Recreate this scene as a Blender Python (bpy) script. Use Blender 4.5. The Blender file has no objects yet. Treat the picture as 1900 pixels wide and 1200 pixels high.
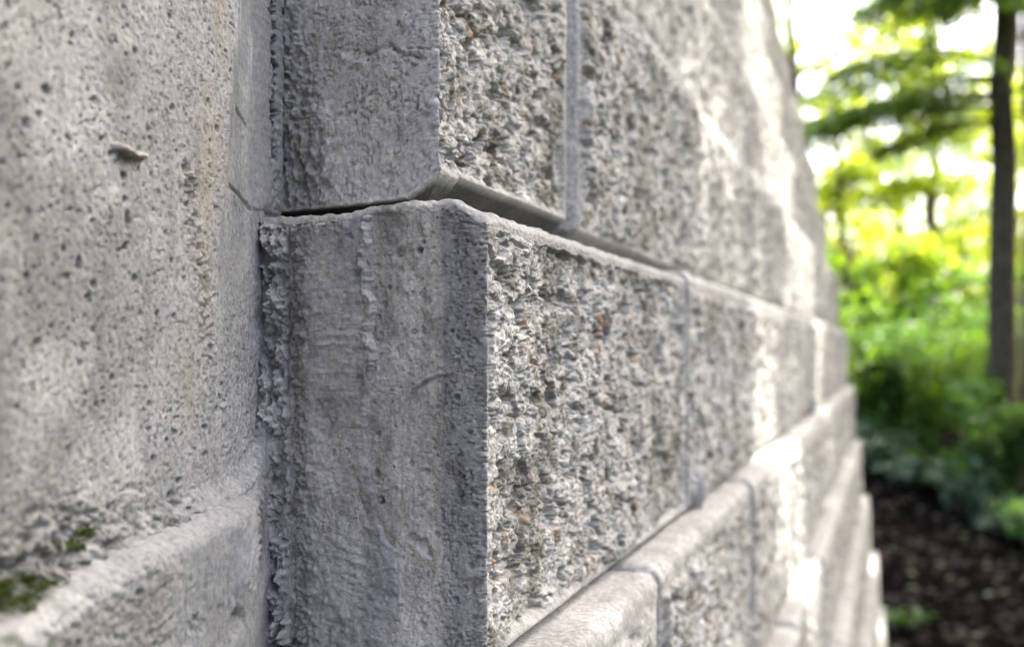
import bpy, math, random
import numpy as np
R = math.radians
EYE = 1.6                      # camera height above the path (m)
YAW = R(20.9)                  # the lens points this far left of the wall's own direction (+Y)
FPX = 1847.0                   # 35 mm lens expressed for a 1900-wide picture
SUN_AZ, SUN_EL = R(42), R(47)  # azimuth measured from +Y towards +X

# ------------------------------------------------------------------ camera, sky, sun, exposure
scn = bpy.context.scene
col = scn.collection
cam_d = bpy.data.cameras.new('camera'); cam = bpy.data.objects.new('camera', cam_d); col.objects.link(cam)
cam.location = (0, 0, EYE); cam.rotation_euler = (R(90), 0, YAW)
cam_d.lens = 35; cam_d.sensor_width = 36; cam_d.shift_y = 45/1900
cam_d.clip_start = 0.01; cam_d.clip_end = 500
cam_d.dof.use_dof = True; cam_d.dof.focus_distance = 0.45; cam_d.dof.aperture_fstop = 6.2
scn.camera = cam
w = bpy.data.worlds.new('World'); scn.world = w; w.use_nodes = True
nt = w.node_tree; bg = nt.nodes['Background']
sky = nt.nodes.new('ShaderNodeTexSky'); sky.sky_type = 'NISHITA'; sky.sun_disc = False
sky.sun_elevation = SUN_EL; sky.sun_rotation = SUN_AZ
sky.air_density = 0.55; sky.dust_density = 6.0; sky.ozone_density = 0.0
nt.links.new(sky.outputs[0], bg.inputs[0]); bg.inputs[1].default_value = 0.15
sd = bpy.data.lights.new('sun', 'SUN'); sun = bpy.data.objects.new('sun', sd); col.objects.link(sun)
sd.energy = 2.2; sd.angle = R(0.55); sd.color = (1, .95, .86)
sun.rotation_euler = (math.pi/2-SUN_EL, 0, math.pi-SUN_AZ)
sun.location = (5, 5, 12)
vs = scn.view_settings
scn.display_settings.display_device = 'sRGB'
vs.view_transform = 'Standard'; vs.look = 'None'; vs.gamma = 1.0; vs.use_curve_mapping = False; vs.exposure = 2.98
scn.cycles.transparent_max_bounces = 8

# ------------------------------------------------------------------ numpy noise
def _h(ix, iy, s):
    x = (ix.astype(np.int64)*374761393 + iy.astype(np.int64)*668265263 + s*982451653) & 0xffffffff
    x = ((x ^ (x >> 13))*1274126177) & 0xffffffff
    x = ((x ^ (x >> 16))*2246822519) & 0xffffffff
    return ((x ^ (x >> 15)) & 0xffffff)/float(0x1000000)
def perlin(x, y, s=0):
    x, y = np.broadcast_arrays(np.asarray(x, float), np.asarray(y, float))
    ix = np.floor(x); iy = np.floor(y); fx = x-ix; fy = y-iy
    u = fx*fx*fx*(fx*(fx*6-15)+10); v = fy*fy*fy*(fy*(fy*6-15)+10)
    def g(dx, dy):
        a = _h(ix+dx, iy+dy, s)*2*np.pi
        return np.cos(a)*(fx-dx)+np.sin(a)*(fy-dy)
    a = g(0, 0); b = g(1, 0); c = g(0, 1); d = g(1, 1)
    return ((a+(b-a)*u)*(1-v)+(c+(d-c)*u)*v)*1.5
def fbm(x, y, s=0, o=4, gain=.5):
    r = 0; a = 1; t = 0
    for i in range(o):
        r = r+a*perlin(x*2**i, y*2**i, s+i*17); t += a; a *= gain
    return r/t*1.4
def worley(x, y, s=0, jit=.9):
    x, y = np.broadcast_arrays(np.asarray(x, float), np.asarray(y, float))
    ix = np.floor(x); iy = np.floor(y)
    f1 = np.full(x.shape, 9.); f2 = np.full(x.shape, 9.); cx = np.zeros(x.shape); cy = np.zeros(x.shape); dx1 = np.zeros(x.shape); dy1 = np.zeros(x.shape)
    for i in (-1, 0, 1):
        for j in (-1, 0, 1):
            jx = ix+i; jy = iy+j
            dx = jx+.5+(_h(jx, jy, s)-.5)*jit-x; dy = jy+.5+(_h(jx, jy, s+5)-.5)*jit-y
            d = np.sqrt(dx*dx+dy*dy)
            m = d < f1
            f2 = np.where(m, f1, np.minimum(f2, d)); f1 = np.where(m, d, f1)
            cx = np.where(m, jx, cx); cy = np.where(m, jy, cy); dx1 = np.where(m, dx, dx1); dy1 = np.where(m, dy, dy1)
    return f1, f2, cx, cy, dx1, dy1
def cellr(cx, cy, s): return _h(cx, cy, s)
def sst(a, b, x):
    t = np.clip((x-a)/(b-a), 0, 1); return t*t*(3-2*t)
def mix(a, b, t):
    t = np.asarray(t)[..., None]; return np.asarray(a)*(1-t)+np.asarray(b)*t

# ------------------------------------------------------------------ object helpers
def tag(o, label=None, cat=None, group=None, kind=None):
    if label: o['label'] = label
    if cat: o['category'] = cat
    if group: o['group'] = group
    if kind: o['kind'] = kind
    return o
def empty(name, loc=(0, 0, 0)):
    o = bpy.data.objects.new(name, None); o.location = loc; o.empty_display_size = .1; col.objects.link(o); return o
def link(name, me, parent=None, loc=None):
    o = bpy.data.objects.new(name, me); col.objects.link(o)
    if parent:
        o.parent = parent
        o.location = tuple(-c for c in parent.location) if loc is None else loc
    elif loc: o.location = loc
    return o
def raw_mesh(name, V, F, mat, cols=None, smooth=True):
    """V (n,3), F (m,k) all faces with k corners"""
    V = np.asarray(V, np.float32); F = np.asarray(F, np.int32); k = F.shape[1]
    me = bpy.data.meshes.new(name)
    me.vertices.add(len(V)); me.vertices.foreach_set('co', V.ravel())
    me.loops.add(F.size); me.loops.foreach_set('vertex_index', F.ravel())
    me.polygons.add(len(F)); me.polygons.foreach_set('loop_start', np.arange(0, F.size, k, dtype=np.int32))
    me.update(calc_edges=True)
    me.polygons.foreach_set('use_smooth', np.full(len(F), smooth))
    if cols is not None:
        a = me.color_attributes.new('col', 'FLOAT_COLOR', 'POINT')
        c4 = np.ones((len(V), 4), np.float32); c4[:, :3] = np.asarray(cols, np.float32).reshape(-1, 3)
        a.data.foreach_set('color', c4.ravel())
    me.materials.append(mat); me.validate(); return me
def grid_mesh(name, P, C, mat, keep=None, smooth=True):
    nr, nc = P.shape[:2]
    idx = np.arange(nr*nc).reshape(nr, nc)
    q = np.stack([idx[:-1, :-1], idx[:-1, 1:], idx[1:, 1:], idx[1:, :-1]], -1)
    if keep is not None:
        k = keep[:-1, :-1] | keep[1:, 1:] | keep[:-1, 1:] | keep[1:, :-1]; q = q[k]
    q = q.reshape(-1, 4)
    V = P.reshape(-1, 3); C = C.reshape(-1, 3)
    used = np.zeros(len(V), bool); used[q.ravel()] = True
    if not used.all():
        m = np.cumsum(used)-1; q = m[q]; V = V[used]; C = C[used]
    return raw_mesh(name, V, q, mat, C, smooth)

# ------------------------------------------------------------------ materials
def new_mat(name):
    m = bpy.data.materials.new(name); m.use_nodes = True
    n = m.node_tree.nodes; p = n['Principled BSDF']; return m, n, m.node_tree.links, p
def concrete(name, s1=700, s2=2600, bump=.35, speck=.22, fine=.0005):
    m, n, l, p = new_mat(name)
    at = n.new('ShaderNodeAttribute'); at.attribute_name = 'col'
    tc = n.new('ShaderNodeTexCoord')
    def noise(s, d=3, r=.6):
        t = n.new('ShaderNodeTexNoise'); t.inputs['Scale'].default_value = s; t.inputs['Detail'].default_value = d; t.inputs['Roughness'].default_value = r
        l.new(tc.outputs['Object'], t.inputs['Vector']); return t
    a = noise(s1*.5, 4, .65); b = noise(28, 4); c = noise(s2, 2)
    def rng(src, lo, hi, f0=.3, f1=.7):
        r = n.new('ShaderNodeMapRange'); r.inputs[1].default_value = f0; r.inputs[2].default_value = f1; r.inputs[3].default_value = lo; r.inputs[4].default_value = hi
        l.new(src, r.inputs[0]); return r.outputs[0]
    def mul(x, y):
        k = n.new('ShaderNodeMath'); k.operation = 'MULTIPLY'; l.new(x, k.inputs[0]); l.new(y, k.inputs[1]); return k.outputs[0]
    f = mul(mul(rng(a.outputs[0], 1-speck, 1+speck), rng(b.outputs[0], .9, 1.1)), rng(c.outputs[0], .93, 1.07))
    k6 = n.new('ShaderNodeMath'); k6.operation = 'MULTIPLY'; k6.inputs[1].default_value = .62; l.new(f, k6.inputs[0])
    vm = n.new('ShaderNodeVectorMath'); vm.operation = 'SCALE'; l.new(at.outputs['Color'], vm.inputs[0]); l.new(k6.outputs[0], vm.inputs['Scale'])
    l.new(vm.outputs[0], p.inputs['Base Color'])
    p.inputs['Roughness'].default_value = .9; p.inputs['Specular IOR Level'].default_value = .22
    d = noise(s1, 4, .7); e = noise(s2, 2)
    ad = n.new('ShaderNodeMath'); ad.operation = 'MULTIPLY_ADD'; l.new(e.outputs[0], ad.inputs[0]); ad.inputs[1].default_value = .35; l.new(d.outputs[0], ad.inputs[2])
    bp = n.new('ShaderNodeBump'); bp.inputs['Strength'].default_value = bump; bp.inputs['Distance'].default_value = fine*2
    l.new(ad.outputs[0], bp.inputs['Height']); l.new(bp.outputs[0], p.inputs['Normal'])
    return m
M_SPLIT = concrete('split_face_concrete', 700, 2200, .8, .42)
M_CAST = concrete('cast_concrete', 900, 2600, .75, .3)
M_MORTAR = concrete('mortar', 850, 2600, .7, .26)
def simple(name, c, rough=.8, scale=40, var=.35, bump=0, spec=.3):
    m, n, l, p = new_mat(name)
    tc = n.new('ShaderNodeTexCoord'); t = n.new('ShaderNodeTexNoise'); t.inputs['Scale'].default_value = scale; t.inputs['Detail'].default_value = 5
    l.new(tc.outputs['Object'], t.inputs['Vector'])
    r = n.new('ShaderNodeMapRange'); r.inputs[1].default_value = .3; r.inputs[2].default_value = .7; r.inputs[3].default_value = 1-var; r.inputs[4].default_value = 1+var
    l.new(t.outputs[0], r.inputs[0])
    vm = n.new('ShaderNodeVectorMath'); vm.operation = 'SCALE'; vm.inputs[0].default_value = c; l.new(r.outputs[0], vm.inputs['Scale'])
    l.new(vm.outputs[0], p.inputs['Base Color']); p.inputs['Roughness'].default_value = rough; p.inputs['Specular IOR Level'].default_value = spec
    if bump:
        b = n.new('ShaderNodeBump'); b.inputs['Strength'].default_value = .7; b.inputs['Distance'].default_value = bump; l.new(t.outputs[0], b.inputs['Height']); l.new(b.outputs[0], p.inputs['Normal'])
    return m
def leaf_mat(name, c1, c2, trans=.45, tcol=None, rough=.45):
    m, n, l, p = new_mat(name)
    g = n.new('ShaderNodeNewGeometry'); rp = n.new('ShaderNodeValToRGB')
    rp.color_ramp.elements[0].color = (*c1, 1); rp.color_ramp.elements[1].color = (*c2, 1)
    l.new(g.outputs['Random Per Island'], rp.inputs[0]); l.new(rp.outputs[0], p.inputs['Base Color'])
    p.inputs['Roughness'].default_value = rough; p.inputs['Specular IOR Level'].default_value = .4
    t = n.new('ShaderNodeBsdfTranslucent')
    tm = n.new('ShaderNodeVectorMath'); tm.operation = 'MULTIPLY'; tm.inputs[1].default_value = tcol or (1.6, 1.7, .5); l.new(rp.outputs[0], tm.inputs[0]); l.new(tm.outputs[0], t.inputs[0])
    mx = n.new('ShaderNodeMixShader'); mx.inputs[0].default_value = trans
    l.new(p.outputs[0], mx.inputs[1]); l.new(t.outputs[0], mx.inputs[2])
    l.new(mx.outputs[0], n['Material Output'].inputs[0]); return m
M_LEAF = leaf_mat('beech_leaf', (.07, .15, .025), (.16, .25, .045), .5, (1.8, 1.8, .5))
M_YLEAF = leaf_mat('sunny_maple_leaf', (.16, .25, .025), (.28, .33, .05), .6, (2.2, 2.0, .75))
M_DLEAF = leaf_mat('undergrowth_leaf', (.05, .12, .03), (.13, .24, .06), .4)
M_GLEAF = leaf_mat('groundcover_leaf', (.07, .12, .07), (.16, .23, .14), .25, (1.1, 1.3, .7))
M_CONIF = leaf_mat('hemlock_needle', (.07, .13, .045), (.15, .24, .08), .5, (1.7, 1.7, .6))
M_DEAD = leaf_mat('dead_leaf', (.05, .033, .02), (.12, .09, .055), .15, (1.1, 1, .7), .8)
M_LITTER = leaf_mat('leaf_litter', (.018, .013, .009), (.07, .052, .036), .1, (1, 1, .8), .9)
M_MOSS = leaf_mat('moss', (.03, .05, .012), (.09, .115, .03), .25)
M_SOIL = simple('soil', (.0065, .0050, .0044), 1.0, 22, .5, .02, 0.0)
M_BARK = simple('bark', (.10, .078, .055), .95, 26, .45, .015, .1)
M_BARKL = simple('pale_bark', (.2, .15, .11), .9, 20, .35, .012, .1)
M_CLIP = simple('grey_plastic', (.22, .222, .235), .45, 60, .12, 0, .5)
M_ROOT = simple('dry_root', (.3, .28, .25), .9, 300, .2, 0, .1)

# ------------------------------------------------------------------ photograph measurements -> metric positions
FX, FY = -math.sin(YAW), math.cos(YAW); RX, RY = math.cos(YAW), math.sin(YAW)
def at_depth(px, py, Z):
    """a sighted point at camera depth Z -> world x, y and height above the eye"""
    X = (np.asarray(px, float)-950)/FPX*Z
    return X*RX+Z*FX, X*RY+Z*FY, (645-np.asarray(py, float))/FPX*Z
def on_end(px, py, ye):
    """a sighted point on the plane y = ye -> world x and height above the eye"""
    t = np.tan(YAW-np.arctan((np.asarray(px, float)-950)/FPX)); x = -t*ye
    return x, (645-np.asarray(py, float))/FPX*(x*FX+ye*FY)

# ------------------------------------------------------------------ the retaining wall
H = .207; BOT0 = -.141                     # course height; bottom of the eye-level course, relative to the eye
DK = {-7: -.02, -6: .004, -5: .027, -4: .051, -3: .080, -2: .110, -1: .138, 0: .164, 1: .197, 2: .235, 3: .275, 4: .320, 5: .367, 6: .417, 7: .46}
BL = .45
def pits(a, b, s, sc, dens, depth, rmin=.12, rmax=.34):
    f1, f2, cx, cy, dx, dy = worley(a/sc, b/sc, s)
    on = cellr(cx, cy, s+1) < dens; r = rmin+(rmax-rmin)*cellr(cx, cy, s+2)**2
    return -depth*on*sst(1, .45, f1/r)*(.5+.5*cellr(cx, cy, s+4))
def granular(a, b, s, sc, depth, thr=.16):
    """sandy cast surface: ragged little voids between grains, gathered in patches"""
    q = fbm(a/(sc*.8), b/(sc*.8), s, 3, .65); patch = sst(-.2, .3, fbm(a/(sc*4), b/(sc*4), s+5, 2))
    return -depth*sst(.12, .42, q)*patch+depth*.25*sst(.2, .5, fbm(a/(sc*.6), b/(sc*.6), s+7, 2))*patch
def split_height(y, z, s, fine=True):
    """rough split concrete: tilted broken facets at several sizes, with rounded aggregate standing out"""
    y = y/1.3
    wx = .004*perlin(y/.02, z/.02, s+1)+.0012*perlin(y/.006, z/.006, s+3); wz = .004*perlin(y/.02, z/.02, s+2)+.0012*perlin(y/.006, z/.006, s+4)
    yy = y+wx; zz = z+wz
    h = .0045*fbm(y/.11, z/.11, s+9, 2)+.0028*fbm(yy/.034, zz/.034, s+10, 4, .55)
    for sc, a, k in ((.042, .0024, 1.2), (.019, .0011, 1.3), (.0088, .0006, 1.3)):
        f1, f2, cx, cy, dx, dy = worley(yy/sc, zz/sc, s+int(sc*1e4))
        r = cellr(cx, cy, s+71)-.5; tx = cellr(cx, cy, s+72)-.5; ty = cellr(cx, cy, s+73)-.5
        h = h+a*(r*.8+k*(tx*dx+ty*dy))
    # scattered deep hollows
    q = fbm(yy/.020, zz/.016, s+31, 5, .6); h = h-.0058*sst(.08, .46, q)
    q = fbm(yy/.0070, zz/.0062, s+37, 4, .6); h = h-.0021*sst(.08, .46, q)
    h = h+.0008*fbm(y/.0030, z/.0030, s+33, 3, .7)
    if fine: h = h+granular(y, z, s+39, .0030, .0012, .25)
    f1, f2, cx, cy, dx, dy = worley(y/.0075+.3*wx, z/.0075, s+55)
    peb = (cellr(cx, cy, s+81) > .62)*sst(.46, .25, f1)
    h = h+.0011*peb
    return h, peb, cellr(cx, cy, s+82)
def split_colour(y, z, s, peb, pr):
    y = y/1.3
    base = np.array([.62, .605, .57])
    n = fbm(y/.03, z/.03, s+91, 4); n2 = fbm(y/.0028, z/.0028, s+92, 3, .7)
    c = base*(1+.14*n[..., None]+.42*n2[..., None])
    st = sst(-.15, .4, fbm(y/.045, z/.13, s+96, 4, .6))*.6; c = mix(c, np.array([.26, .238, .195]), st)
    dirt = sst(.06, .38, fbm(y/.016, z/.018, s+95, 5, .65))*.85
    c = mix(c, np.array([.20, .18, .145]), dirt)
    white = sst(.3, .6, fbm(y/.012, z/.012, s+97, 3))*.55
    c = mix(c, np.array([.80, .785, .75]), white)
    pc = np.where((pr < .10)[..., None], np.array([.50, .32, .19]), np.where((pr < .36)[..., None], np.array([.30, .325, .36]), np.where((pr < .5)[..., None], np.array([.60, .58, .53]), c)))
    c = mix(c, pc, np.where(pr < .5, peb*.62, 0))
    return np.clip(c, .03, .8)
def cast_colour(a, b, s, base=(.36, .36, .355)):
    n = fbm(a/.05, b/.09, s, 4); n2 = fbm(a/.003, b/.003, s+3, 2)
    return np.array(base)*(1+.24*n[..., None]+.14*n2[..., None])

def samples(knots):
    """knots [(pos, spacing)...] -> positions with spacing blended between knots"""
    out = [knots[0][0]]
    ks = np.array([k[0] for k in knots]); sp = np.array([k[1] for k in knots])
    while out[-1] < ks[-1]-1e-9: out.append(min(out[-1]+float(np.interp(out[-1], ks, sp)), ks[-1]))
    return np.array(out)
def profile(hc, dz, top_r=.011, vis=(0, 9)):
    """rows from the underside, over the face, to the top: (inset w, height z)"""
    zf0 = max(hc, .003); rows = [(.10, .0012), (.05, .0012), (.03, .0012), (hc*1.7+.0015, .0012)]
    n = 5 if hc > .006 else 2
    rows += [(hc*1.7*(1-i/n), .0012+(zf0-.0012)*i/n) for i in range(1, n)]
    zs = []; z = zf0
    while z < H-top_r: zs.append(z); z += dz if vis[0] <= z <= vis[1] else .0014
    rows += [(0, z) for z in zs]
    na = max(6, int(top_r*1.5/dz))
    rows += [(top_r*(1-math.cos(a)), H-top_r+top_r*.96*math.sin(a)) for a in np.linspace(0, math.pi/2, na)]
    rows += [(top_r+.006, H-.0006), (top_r+.015, H-.0006), (.06, H-.0006), (.11, H-.0006)]
    return np.array(rows)

def std_block(name, seed, L, hc, dy0, dy1, dz, mat, fine, c=.006):
    """one split-face block, its corner at the origin: face plane x=0, from y=0 to L, z from 0 to H"""
    g = .0018
    ys = samples([(g+c, dy0), (L-g-c, dy1)])
    up = [(-.10, g), (-.05, g), (-c-.004, g)]+[(-c*(1-t), g+c*t) for t in np.linspace(0, 1, 6)[:-1]]
    up += [(0, y) for y in ys]+[(-c*t, L-g-c*(1-t)) for t in np.linspace(0, 1, 4)[1:]]+[(-.05, L-g), (-.10, L-g)]
    up = np.array(up); pr = profile(hc, dz)
    Wr, Zr = pr[:, 0][:, None], pr[:, 1][:, None]; X = up[:, 0][None, :]-Wr; Y = np.clip(up[:, 1][None, :]+0*Wr, g+np.minimum(Wr, .02), L-g-np.minimum(Wr, .02)); Z = Zr+0*X
    rag = .5+.5*fbm(Y/.012, Z/.012, seed+7, 3)
    mu = sst(0, .006, up[:, 1][None, :]-g-c-.003*rag)*sst(0, .006, L-g-c-up[:, 1][None, :]-.003*rag)
    mv = sst(0, .005, Zr-hc-.0025*rag)*sst(0, .006, H-.012-Zr-.010*rag)*(Wr < 1e-6)
    m = mu*mv
    h, peb, prn = split_height(Y, Z, seed, fine)
    soft = .0010*fbm(Y/.006, (Z+X)/.006, seed+61, 3)+.0020*fbm(Y/.04, (Z+X)/.05, seed+62, 3)
    Xd = X+m*(h+.0035)+(1-m)*soft*(Wr < .09)*(up[:, 0][None, :] > -.04)
    Zd = Z+(Wr > .003)*(Zr > H/2)*soft*(Wr < .05)
    P = np.stack([Xd, Y, Zd], -1)
    side = (up[:, 0] < -1e-6)[None, :] & (Wr < .02); cc = cast_colour(Y, Z+X, seed+5, (.50, .488, .465)); cc = np.where(side[..., None], cast_colour(Y+X*3, Z, seed+6, (.40, .40, .40)), cc)
    C = mix(cc, split_colour(Y, Z, seed, peb, prn), np.clip(m, 0, 1))
    return grid_mesh(name, P, C, mat)

wall = empty('retaining_wall', (-.17, 2.2, 0))
tag(wall, 'stepped retaining wall of rough split-face grey concrete blocks running off towards the wood', 'wall')
YEND = 4.0
var_lo = [std_block('block_mesh', 100+i*13, BL, .005, .0032, .0032, .0028, M_SPLIT, False) for i in range(4)]
var_hi = [std_block('block_mesh', 300+i*13, BL, .012, .0032, .0032, .0028, M_SPLIT, False) for i in range(4)]
half_lo = std_block('block_mesh', 511, .222, .004, .0032, .0032, .003, M_SPLIT, False)
random.seed(5)
YE = {0: .3993, 1: .4207, -1: .380}
def joint_start(k): return .846 if k % 2 == 0 else .624
last = None
for k in range(-7, 8):
    y = joint_start(k); i = 0
    ye = YE.get(k, .3993+.02*k)
    z0 = EYE+BOT0+k*H
    if k not in (0, 1):            # the block that closes the course at the near end
        L = y-ye
        o = link('block', var_hi[1] if L > .3 else half_lo, wall, (-DK[k]-wall.location.x, ye-wall.location.y, z0-wall.location.z))
        o.scale = (1, L/(BL if L > .3 else .222), 1)
    while y < YEND-.1:
        L = min(BL, YEND-y)
        loc = (-DK[k]-wall.location.x+random.uniform(-.0025, .0025), y-wall.location.y, z0-wall.location.z)
        if k in (0, 1, -1) and i == 0:
            me = std_block('block_mesh', 700+k*31, BL, .012 if k == 1 else .005, .0012 if k != -1 else .0013, .0022 if k != -1 else .0024, .0011 if k != -1 else .0013, M_SPLIT, True, c=.0022 if k == 0 else .010)
        else:
            j = random.randrange(4)
            if j == last: j = (j+1) % 4
            last = j
            me = (var_hi if k >= 1 else var_lo)[j]
        o = link('block', me, wall, loc)
        if L < BL-.01: o.scale = (1, L/BL, 1)
        y += BL; i += 1

# ---- the two blocks whose smooth ends show at the corner: end face and split face in one skin
def corner_block(k, seed, y1, hc, se, dz, vis, endfun, notch):
    d = DK[k]; ye = YE[k]; W = .125; c2 = .009 if k else .003; g = .0012; L = y1-ye
    s = samples([(0, .0011), (.012, se), (W-.02, se), (W, .003)])[::-1]      # distance from the corner along the end face
    ys = samples([(0, se), (.006, .0006), (L*.5, .0010), (L-g-c2, .0017)])[1:]
    pr = profile(hc, dz, .005, vis)
    Wr, Zr = pr[:, 0][:, None], pr[:, 1][:, None]
    xe = np.concatenate([-s, 0*ys, -c2*np.linspace(0, 1, 4)[1:], [-.05, -.1]]); yy = np.concatenate([0*s, ys, L-g-c2*(1-np.linspace(0, 1, 4)[1:]), [L-g, L-g]])
    isend = np.concatenate([np.ones(len(s), bool), np.zeros(len(ys)+5, bool)])[None, :]
    X = np.where(isend, np.minimum(xe[None, :], -Wr), xe[None, :]-Wr)
    Y = np.where(isend, 0+Wr, np.clip(yy[None, :]+0*Wr, np.minimum(Wr, .05), L-g-np.minimum(Wr, .02))); Z = Zr+0*X
    hz = BOT0+k*H+Z                                   # height above the eye
    xw = -d+X
    # the end face
    he, ce = endfun(xw, hz, X, Z)
    edge = sst(0, .0022, -X)                          # fade the relief at the arris, and nick it
    facey = (Wr < 1e-6)
    # the split face
    rag = .5+.5*fbm(Y/.012, Z/.012, seed+7, 3)
    mu = sst(0, .004, Y-.0006*rag)*sst(0, .006, L-g-c2-Y-.003*rag)
    mv = sst(0, .005, Zr-hc-.0015*rag)*sst(0, .005, H-.009-Zr-.006*rag)*facey
    m = np.where(isend, 0, mu*mv)
    h, peb, prn = split_height(Y, Z, seed, True)
    soft = .0004*fbm(Y/.005, (Z+X)/.005, seed+61, 3)+.0006*fbm((X+Y)/.03, Z/.03, seed+62, 2)
    nick = np.exp(-((X+Y*0)**2+np.where(isend, 0, Y)**2)/.0018**2)*np.maximum(0, fbm(Z/.005, Z*0+3.3, seed+66, 5, .7)+.05)*.0032
    Xd = X+np.where(isend, 0, m*(h-.0005)+(1-m)*soft*(Wr < .05))-nick
    Yd = Y-np.where(isend & facey, he*edge*sst(0, .002, Zr-hc), 0)+nick-np.where(isend & ~facey, soft, 0)
    cz = notch(X, Y, Z)
    Zd = Z-cz+(Wr > .003)*(Zr > H/2)*soft
    P = np.stack([Xd-d, Yd+ye, Zd+EYE+BOT0+k*H], -1)
    cs = mix(cast_colour(Y, Z+X, seed+5, (.46, .455, .44)), split_colour(Y, Z, seed, peb, prn), np.clip(m, 0, 1))
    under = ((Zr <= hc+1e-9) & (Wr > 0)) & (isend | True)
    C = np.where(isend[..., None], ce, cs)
    C = np.where(under[..., None], cast_colour(Y+X, Z, seed+15, (.13, .127, .12)), C)  # shade beneath the block is put into the colour of its underside
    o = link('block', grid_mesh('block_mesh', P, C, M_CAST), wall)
    return o
def spot(a, b, ca, cb, ra, rb=None, sharp=.5):
    rb = rb or ra; q = np.sqrt(((a-ca)/ra)**2+((b-cb)/rb)**2)
    q = q*(1+.28*perlin(a/(ra*.9), b/(rb*.9), int(abs(ca)*1e5) % 997)); return sst(1, sharp, q)
def end_mid(xw, h, X, Z):
    ye = YE[0]; f = lambda px, py: on_end(px, py, ye); sc = .000238
    hh = .0014*fbm(xw/.025, h/.05, 11, 3)+.0007*fbm(xw/.005, h/.009, 12, 4, .6)
    x8, _ = f(822, 700); x9, _ = f(905, 700)
    strip = sst(x8-.0014, x8+.0014, xw+.0022*fbm(h/.03, h*0, 13, 3))          # granular strip beside the corner
    hh = hh+granular(xw, h, 14, .0030, .0014, .2)*(.3+.7*strip)+granular(xw, h, 15, .0018, .0009, .25)*(.3+.7*strip)
    hh = hh+pits(xw, h, 16, .006, .25, .0022)+pits(xw, h, 17, .0028, .22, .0014)
    for px, py, r, dp in ((780, 466, 7, .005), (741, 470, 13, .0022), (742, 500, 7, .0016), (790, 560, 12, .0014), (783, 548, 9, .0014), (700, 880, 9, .003), (712, 565, 8, .0016), (705, 928, 10, .004), (706, 1093, 7, .0035), (765, 998, 13, .002), (783, 1010, 14, .002), (795, 1025, 12, .002), (870, 1085, 16, .0014), (885, 1082, 14, .0014), (860, 1095, 9, .0012), (785, 1160, 9, .0015)):
        x, z = f(px, py); hh = hh-dp*spot(xw, h, x, z, r*sc)
    for px, py, rx, rz, a in ((765, 455, 50, 28, .0009), (790, 425, 16, 26, .0010), (800, 560, 26, 26, .0006), (760, 480, 30, 14, .0006)):
        x, z = f(px, py); hh = hh+a*spot(xw, h, x, z, rx*sc, rz*sc, 0)*(.6+.8*fbm(xw/.003, h/.003, 18, 2))
    # trowel arc from (740,760) up to (820,685)
    ca, cb = f(835, 800); rr = np.hypot(xw-ca, h-cb); R0 = 108*sc
    ang = sst(0, .4, np.arctan2(h-cb, -(xw-ca))-.1)*sst(0, .3, 1.75-np.arctan2(h-cb, -(xw-ca)))
    hh = hh+ang*(.0012*np.exp(-((rr-R0)/.0009)**2)-.0011*np.exp(-((rr-R0+.0016)/.0008)**2))
    hh = hh+ang*.00016*np.sin(rr/.00085+2*fbm(xw/.01, h/.01, 21, 2))*sst(R0*.6, R0*.9, rr)*sst(R0*1.9, R0*1.2, rr)
    # colour: warm grey, darker bluish corner strip, pale patch with pits
    c = cast_colour(xw, h, 31, (.60, .582, .535))
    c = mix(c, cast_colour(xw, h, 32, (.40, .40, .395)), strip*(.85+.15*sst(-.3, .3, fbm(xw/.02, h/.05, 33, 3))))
    x, z = f(765, 460); c = mix(c, np.array([.62, .60, .55]), .6*spot(xw, h, x, z, 52*sc, 42*sc, 0)*sst(-.2, .3, fbm(xw/.006, h/.006, 34, 3)))
    x, z = f(800, 560); c = mix(c, np.array([.62, .60, .54]), .5*spot(xw, h, x, z, 30*sc, 40*sc, 0))
    vs_ = fbm(xw/.006, h/.12, 35, 3); c = c*(1+.16*vs_[..., None])
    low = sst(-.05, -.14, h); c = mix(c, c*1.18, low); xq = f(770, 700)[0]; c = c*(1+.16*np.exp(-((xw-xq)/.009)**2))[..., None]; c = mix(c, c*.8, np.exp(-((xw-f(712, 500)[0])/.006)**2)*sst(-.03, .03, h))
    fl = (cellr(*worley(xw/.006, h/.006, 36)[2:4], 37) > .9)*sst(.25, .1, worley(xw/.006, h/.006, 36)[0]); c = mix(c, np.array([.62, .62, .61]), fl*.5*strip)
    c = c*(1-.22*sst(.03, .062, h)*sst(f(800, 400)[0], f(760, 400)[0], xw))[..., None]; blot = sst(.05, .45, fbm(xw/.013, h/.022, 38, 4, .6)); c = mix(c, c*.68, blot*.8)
    return hh, c
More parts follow.
